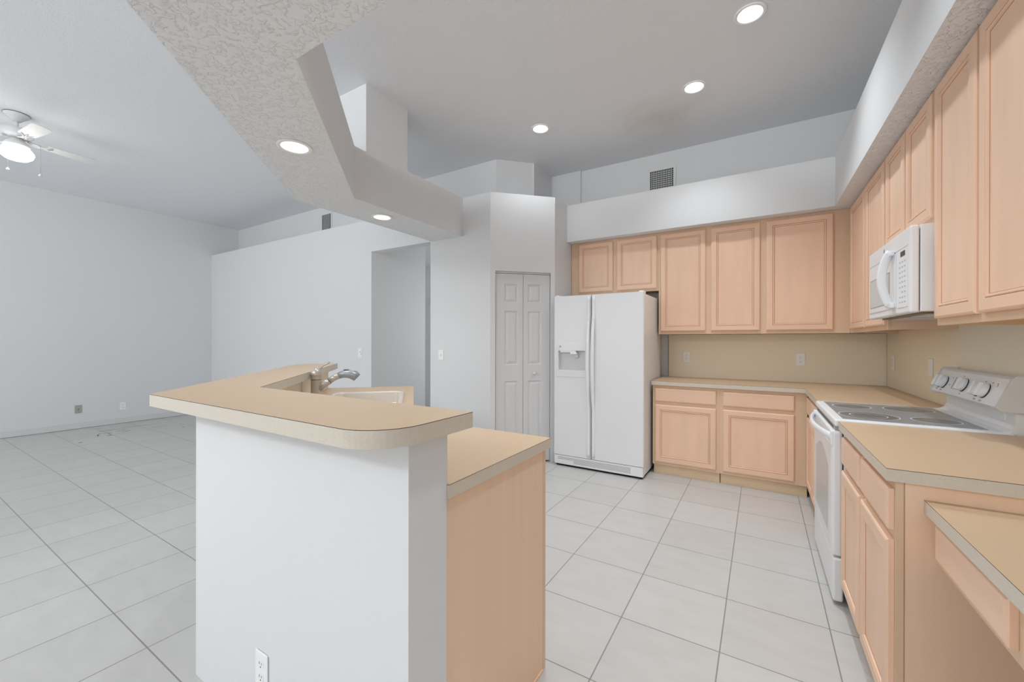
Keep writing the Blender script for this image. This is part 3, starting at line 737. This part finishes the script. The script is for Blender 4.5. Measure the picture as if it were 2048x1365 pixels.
# ------------------------------------------------------------------ recessed lights
LLAB = ['recessed ceiling light nearest the camera, at the top edge of the picture', 'recessed ceiling light over the stove side, second from the top edge',
        'small recessed ceiling light in the middle of the high kitchen ceiling', 'recessed light in the wide textured beam above the breakfast bar',
        'recessed light in the narrow end of the beam by the hall opening']
for i, (x, y, z, e) in enumerate([(-0.9, 1.75, ZC, 66), (0.0, 1.6, ZC, 50), (0.5, -0.5, ZS, 26)]):
    l = bpy.data.lights.new('kitchen_fill_spot', 'SPOT'); l.energy = e; l.spot_size = radians(108); l.spot_blend = 0.8; l.shadow_soft_size = 0.08; l.color = (0.88, 0.95, 1.0)  # added fill spots out of view, without fixtures
    lo = bpy.data.objects.new('kitchen_fill_spot', l); COL.objects.link(lo); lo.location = (x, y, z-0.02)
def downlight(x, y, z, label, power):
    t = thing('recessed_light', label, 'light', (x, y, z), 0, 'recessed ceiling lights')
    m = MB()
    m.lathe([(0.076, 0.0), (0.092, -0.001), (0.093, -0.005), (0.086, -0.009), (0.074, -0.008), (0.070, 0.0)], BAFF, n=48)
    m.build('trim_ring', t)
    m = MB(); m.lathe([(0.0715, -0.006), (0.066, 0.015), (0.054, 0.042), (0.047, 0.056)], BAFF, n=48); m.build('baffle', t)
    m = MB(); m.lathe([(0.048, 0.055), (0.045, 0.052), (0.0, 0.050)], LAMP, n=40); m.build('lamp_lens', t)
    l = bpy.data.lights.new('lamp', 'SPOT'); l.energy = power; l.spot_size = radians(108); l.spot_blend = 0.8; l.shadow_soft_size = 0.05; l.color = (0.88, 0.95, 1.0)
    lo = bpy.data.objects.new('lamp', l); COL.objects.link(lo); lo.parent = t; lo.location = (0, 0, 0.035)
    return t
for i, (x, y) in enumerate(KL): downlight(x, y, ZC, LLAB[i], (60, 42, 16)[i])
for i, (x, y) in enumerate(BL): downlight(x, y, ZS, LLAB[3+i], 16)

# ------------------------------------------------------------------ ceiling fan
t = thing('ceiling_fan', 'white ceiling fan with lit glass bowl in the living room', 'ceiling fan', (-5.84, 0.822, ZC))
m = MB(); m.lathe([(0.0, 0), (0.078, 0), (0.084, -0.006), (0.080, -0.014), (0.062, -0.032), (0.036, -0.055), (0.028, -0.066), (0.0, -0.068)], FANW); m.build('canopy', t)
m = MB(); m.lathe([(0.085, -0.0005), (0.087, -0.004)], BLACK); 
m.tube([(0, 0, -0.06), (0, 0, -0.14)], 0.0125, FANW, 12); m.build('downrod', t)
m = MB(); m.lathe([(0.0, -0.125), (0.035, -0.128), (0.09, -0.14), (0.105, -0.16), (0.105, -0.195), (0.085, -0.215), (0.05, -0.222), (0.0, -0.224)], FANW); m.build('motor_housing', t)
for k in range(4):
    A = radians(98+90*k)
    Mk = Matrix.Rotation(A, 4, 'Z')
    m = MB()
    for sgn in (-1, 1):
        pts = [(0.07, 0.01*sgn, -0.222), (0.10, 0.022*sgn, -0.235), (0.135, 0.02*sgn, -0.243), (0.165, 0.006*sgn, -0.24), (0.19, 0.018*sgn, -0.234), (0.225, 0.038*sgn, -0.232)]
        m.tube([Mk @ Vector(p) for p in pts], 0.0055, FANW, 8)
    m.tube([Mk @ Vector(p) for p in ((0.06, 0, -0.216), (0.11, 0, -0.235), (0.165, 0, -0.24), (0.235, 0, -0.233))], 0.0055, FANW, 8)
    arm = m.build('blade_arm', t)
    m = MB(); tb = bmesh.new()
    tilt = Matrix.Rotation(radians(-6), 4, 'X')
    out = [(0.19, -0.045), (0.21, -0.055), (0.50, -0.066), (0.525, -0.05), (0.535, -0.03), (0.535, 0.03), (0.525, 0.05), (0.50, 0.066), (0.21, 0.055), (0.19, 0.045)]
    va = [tb.verts.new((p[0], p[1], -0.003)) for p in out]; vb = [tb.verts.new((p[0], p[1], 0.003)) for p in out]
    tb.faces.new(vb); tb.faces.new(va[::-1])
    for i in range(len(out)): tb.faces.new([va[i], va[(i+1) % len(out)], vb[(i+1) % len(out)], vb[i]])
    m.add(tb, FANW, Mk @ Matrix.Translation((0, 0, -0.228)) @ tilt); m.build('blade', t)
m = MB(); m.lathe([(0.0, -0.22), (0.04, -0.224), (0.055, -0.25), (0.07, -0.262), (0.085, -0.285), (0.085, -0.295), (0.07, -0.30)], FANW); m.build('light_fitter', t)
m = MB(); m.lathe([(0.07, -0.305), (0.092, -0.318), (0.108, -0.342), (0.11, -0.36), (0.10, -0.388), (0.072, -0.412), (0.036, -0.424), (0.0, -0.427)], BOWL, n=40); m.build('glass_bowl', t)
for (cx, cy, zb) in ((-0.17, -0.03, -0.47), (0.15, 0.12, -0.55)):
    m = MB(); m.tube([(cx*0.35, cy*0.35, -0.24), (cx, cy, -0.275), (cx, cy, zb)], 0.0016, CHROME, 6)
    m.lathe([(0.0, 0.012), (0.007, 0.007), (0.013, -0.004), (0.012, -0.011), (0.0, -0.013)], FANW, (cx, cy, zb), 14)
    m.build('pull_chain', t)
l = bpy.data.lights.new('fan_lamp', 'POINT'); l.energy = 4; l.shadow_soft_size = 0.25; l.color = (1, 0.98, 0.95)
lo = bpy.data.objects.new('fan_lamp', l); COL.objects.link(lo); lo.parent = t; lo.location = (0, 0, -0.48)

# ------------------------------------------------------------------ vents
def vent(name, label, x, y, z, W, H, nx, nz, group=None):
    t = thing(name, label, 'vent', (x, y, z)); f = 0.028
    m = MB(); frame_mesh_v(m, W, H, f); m.build('frame', t)
    m = MB(); m.box(f, W-f, -0.003, -0.001, f, H-f, BLACK); m.build('duct_backing', t)
    m = MB()
    for i in range(1, nx): xx = f+(W-2*f)*i/nx; m.box(xx-0.0028, xx+0.0028, -0.009, -0.003, f, H-f, GREYW)
    for i in range(1, nz): zz = f+(H-2*f)*i/nz; m.box(f, W-f, -0.007, -0.003, zz-0.0022, zz+0.0022, GREYW)
    m.build('slats', t)
def frame_mesh_v(m, W, H, f):
    for a in ((0, W, 0, f), (0, W, H-f, H), (0, f, f, H-f), (W-f, W, f, H-f)):
        m.box(a[0], a[1], -0.010, -0.0005, a[2], a[3], WALL, 0.002, 1)
vent('wall_vent', 'square white grid air vent above the cabinet ledge on the far wall', -1.09, 4.70, 2.90, 0.30, 0.30, 14, 11)
vent('wall_vent', 'narrow louvred air vent above the living room ledge', -5.865, 3.88, 2.915, 0.275, 0.345, 9, 1)

# ------------------------------------------------------------------ outlets, switches and plates (front = local -y)
def plate(name, label, cat, loc, rotz, kind, mt=None):
    t = thing(name, label, cat, loc, rotz); mt = mt or PLASTIC
    m = MB(); m.box(-0.036, 0.036, -0.006, -0.0005, -0.058, 0.058, mt, 0.003, 2); m.build('cover_plate', t)
    if kind == 'duplex':
        for dz in (-0.021, 0.021):
            m = MB(); pts = [(0.0145*cos(a)*1.15, 0.0145*sin(a)) for a in [2*PI*i/24 for i in range(24)]]
            v1 = [m.bm.verts.new((p[0], -0.0075, p[1]+dz)) for p in pts]; v0 = [m.bm.verts.new((p[0], -0.005, p[1]+dz)) for p in pts]
            m.face(v1, mt)
            for i in range(24): m.face([v0[i], v0[(i+1) % 24], v1[(i+1) % 24], v1[i]], mt)
            m.box(-0.0075, -0.0055, -0.0079, -0.0074, dz-0.001, dz+0.008, BLACK); m.box(0.0055, 0.0072, -0.0079, -0.0074, dz, dz+0.0075, BLACK)
            m.box(-0.002, 0.002, -0.0079, -0.0074, dz-0.010, dz-0.006, BLACK)
            m.build('receptacle', t)
    elif kind == 'switch':
        m = MB(); m.box(-0.006, 0.006, -0.0065, -0.006, -0.013, 0.013, GREYW); m.box(-0.004, 0.004, -0.016, -0.006, 0.0, 0.008, mt, 0.001, 1); m.build('toggle', t)
    elif kind == 'rocker':
        m = MB(); m.box(-0.017, 0.017, -0.009, -0.006, -0.033, 0.033, mt, 0.001, 1); m.build('rocker', t)
    elif kind == 'coax':
        m = MB(); m.lathe([(0.0045, 0), (0.0045, 0.012), (0, 0.012)], DARK, (0, 0, 0), 12, Matrix.Translation((0, -0.006, 0)) @ Matrix.Rotation(PI/2, 4, 'X')); m.build('jack', t)
    elif kind == 'dimmer':
        m = MB(); m.box(-0.018, 0.02, -0.012, -0.006, -0.03, 0.03, mt, 0.002, 1); m.box(0.006, 0.014, -0.0135, -0.012, 0.008, 0.02, PLGREY); m.box(-0.01, -0.006, -0.0135, -0.012, -0.004, 0.0, DARK); m.build('sensor', t)
    return t
plate('wall_outlet', 'duplex outlet on the far splashback near the refrigerator', 'outlet', (-0.68, 4.692, 1.115), 0, 'duplex')
plate('wall_outlet', 'duplex outlet on the far splashback near the inside corner', 'outlet', (0.317, 4.692, 1.112), 0, 'duplex')
p = RW(XR-0.007, 4.50); plate('wall_outlet', 'outlet on the stove wall splashback, closest to the corner', 'outlet', (p[0], p[1], 1.11), -PI/2+TH, 'duplex')
p = RW(XR-0.007, 3.655); plate('wall_switch', 'plate on the stove wall splashback just above the range control panel', 'switch', (p[0], p[1], 1.117), -PI/2+TH, 'rocker')
plate('wall_outlet', 'duplex outlet low on the white bar wall in the foreground', 'outlet', (-1.372, 0.704, 0.222), 0, 'duplex')
plate('wall_switch', 'toggle light switch on the white wall between hall opening and pantry', 'switch', (-3.02, 3.44, 1.127), 0, 'switch')
plate('wall_control', 'small white wall control left of the hall opening', 'wall control', (-4.38, 3.44, 1.125), 0, 'dimmer')
plate('cable_plate', 'grey cable plate low on the living room wall', 'wall plate', (XL, 1.759, 0.283), PI/2, 'coax', PLGREY)
plate('wall_outlet', 'duplex outlet low on the living room wall, right of the grey plate', 'outlet', (XL, 2.244, 0.263), PI/2, 'duplex')

# ------------------------------------------------------------------ glue marks on the tiles by the living room wall
m = MB()
def streak(p, q, wd):
    a, b = Vector(p), Vector(q); d = (b-a).normalized(); n_ = Vector((-d.y, d.x))*wd/2; k = 5; L = []; Rr = []
    for i in range(k+1):
        c = a.lerp(b, i/k)+n_*random.uniform(-1.2, 1.2); ww = random.uniform(0.4, 1.1)
        L.append(m.bm.verts.new((c.x+n_.x*ww, c.y+n_.y*ww, 0.0008))); Rr.append(m.bm.verts.new((c.x-n_.x*ww, c.y-n_.y*ww, 0.0008)))
    for i in range(k): m.face([L[i], L[i+1], Rr[i+1], Rr[i]], DARK)
for a_ in (((-7.98, 2.10), (-7.95, 2.42), 0.022), ((-7.92, 1.86), (-7.88, 2.12), 0.02), ((-7.55, 1.75), (-7.70, 1.80), 0.02), ((-7.62, 1.88), (-7.66, 1.91), 0.03), ((-7.45, 1.84), (-7.52, 1.87), 0.03),
           ((-7.60, 2.02), (-7.66, 2.12), 0.02), ((-7.62, 2.34), (-7.66, 2.52), 0.016), ((-7.74, 1.98), (-7.76, 2.12), 0.016), ((-7.70, 1.80), (-7.74, 1.92), 0.02), ((-7.25, 1.52), (-7.27, 1.56), 0.03), ((-7.29, 2.58), (-7.31, 2.62), 0.03)):
    streak(*a_)
o = m.build('floor_glue_marks'); tag(o, 'scattered black glue marks on the tiles by the living room wall', 'floor marks'); o['kind'] = 'stuff'
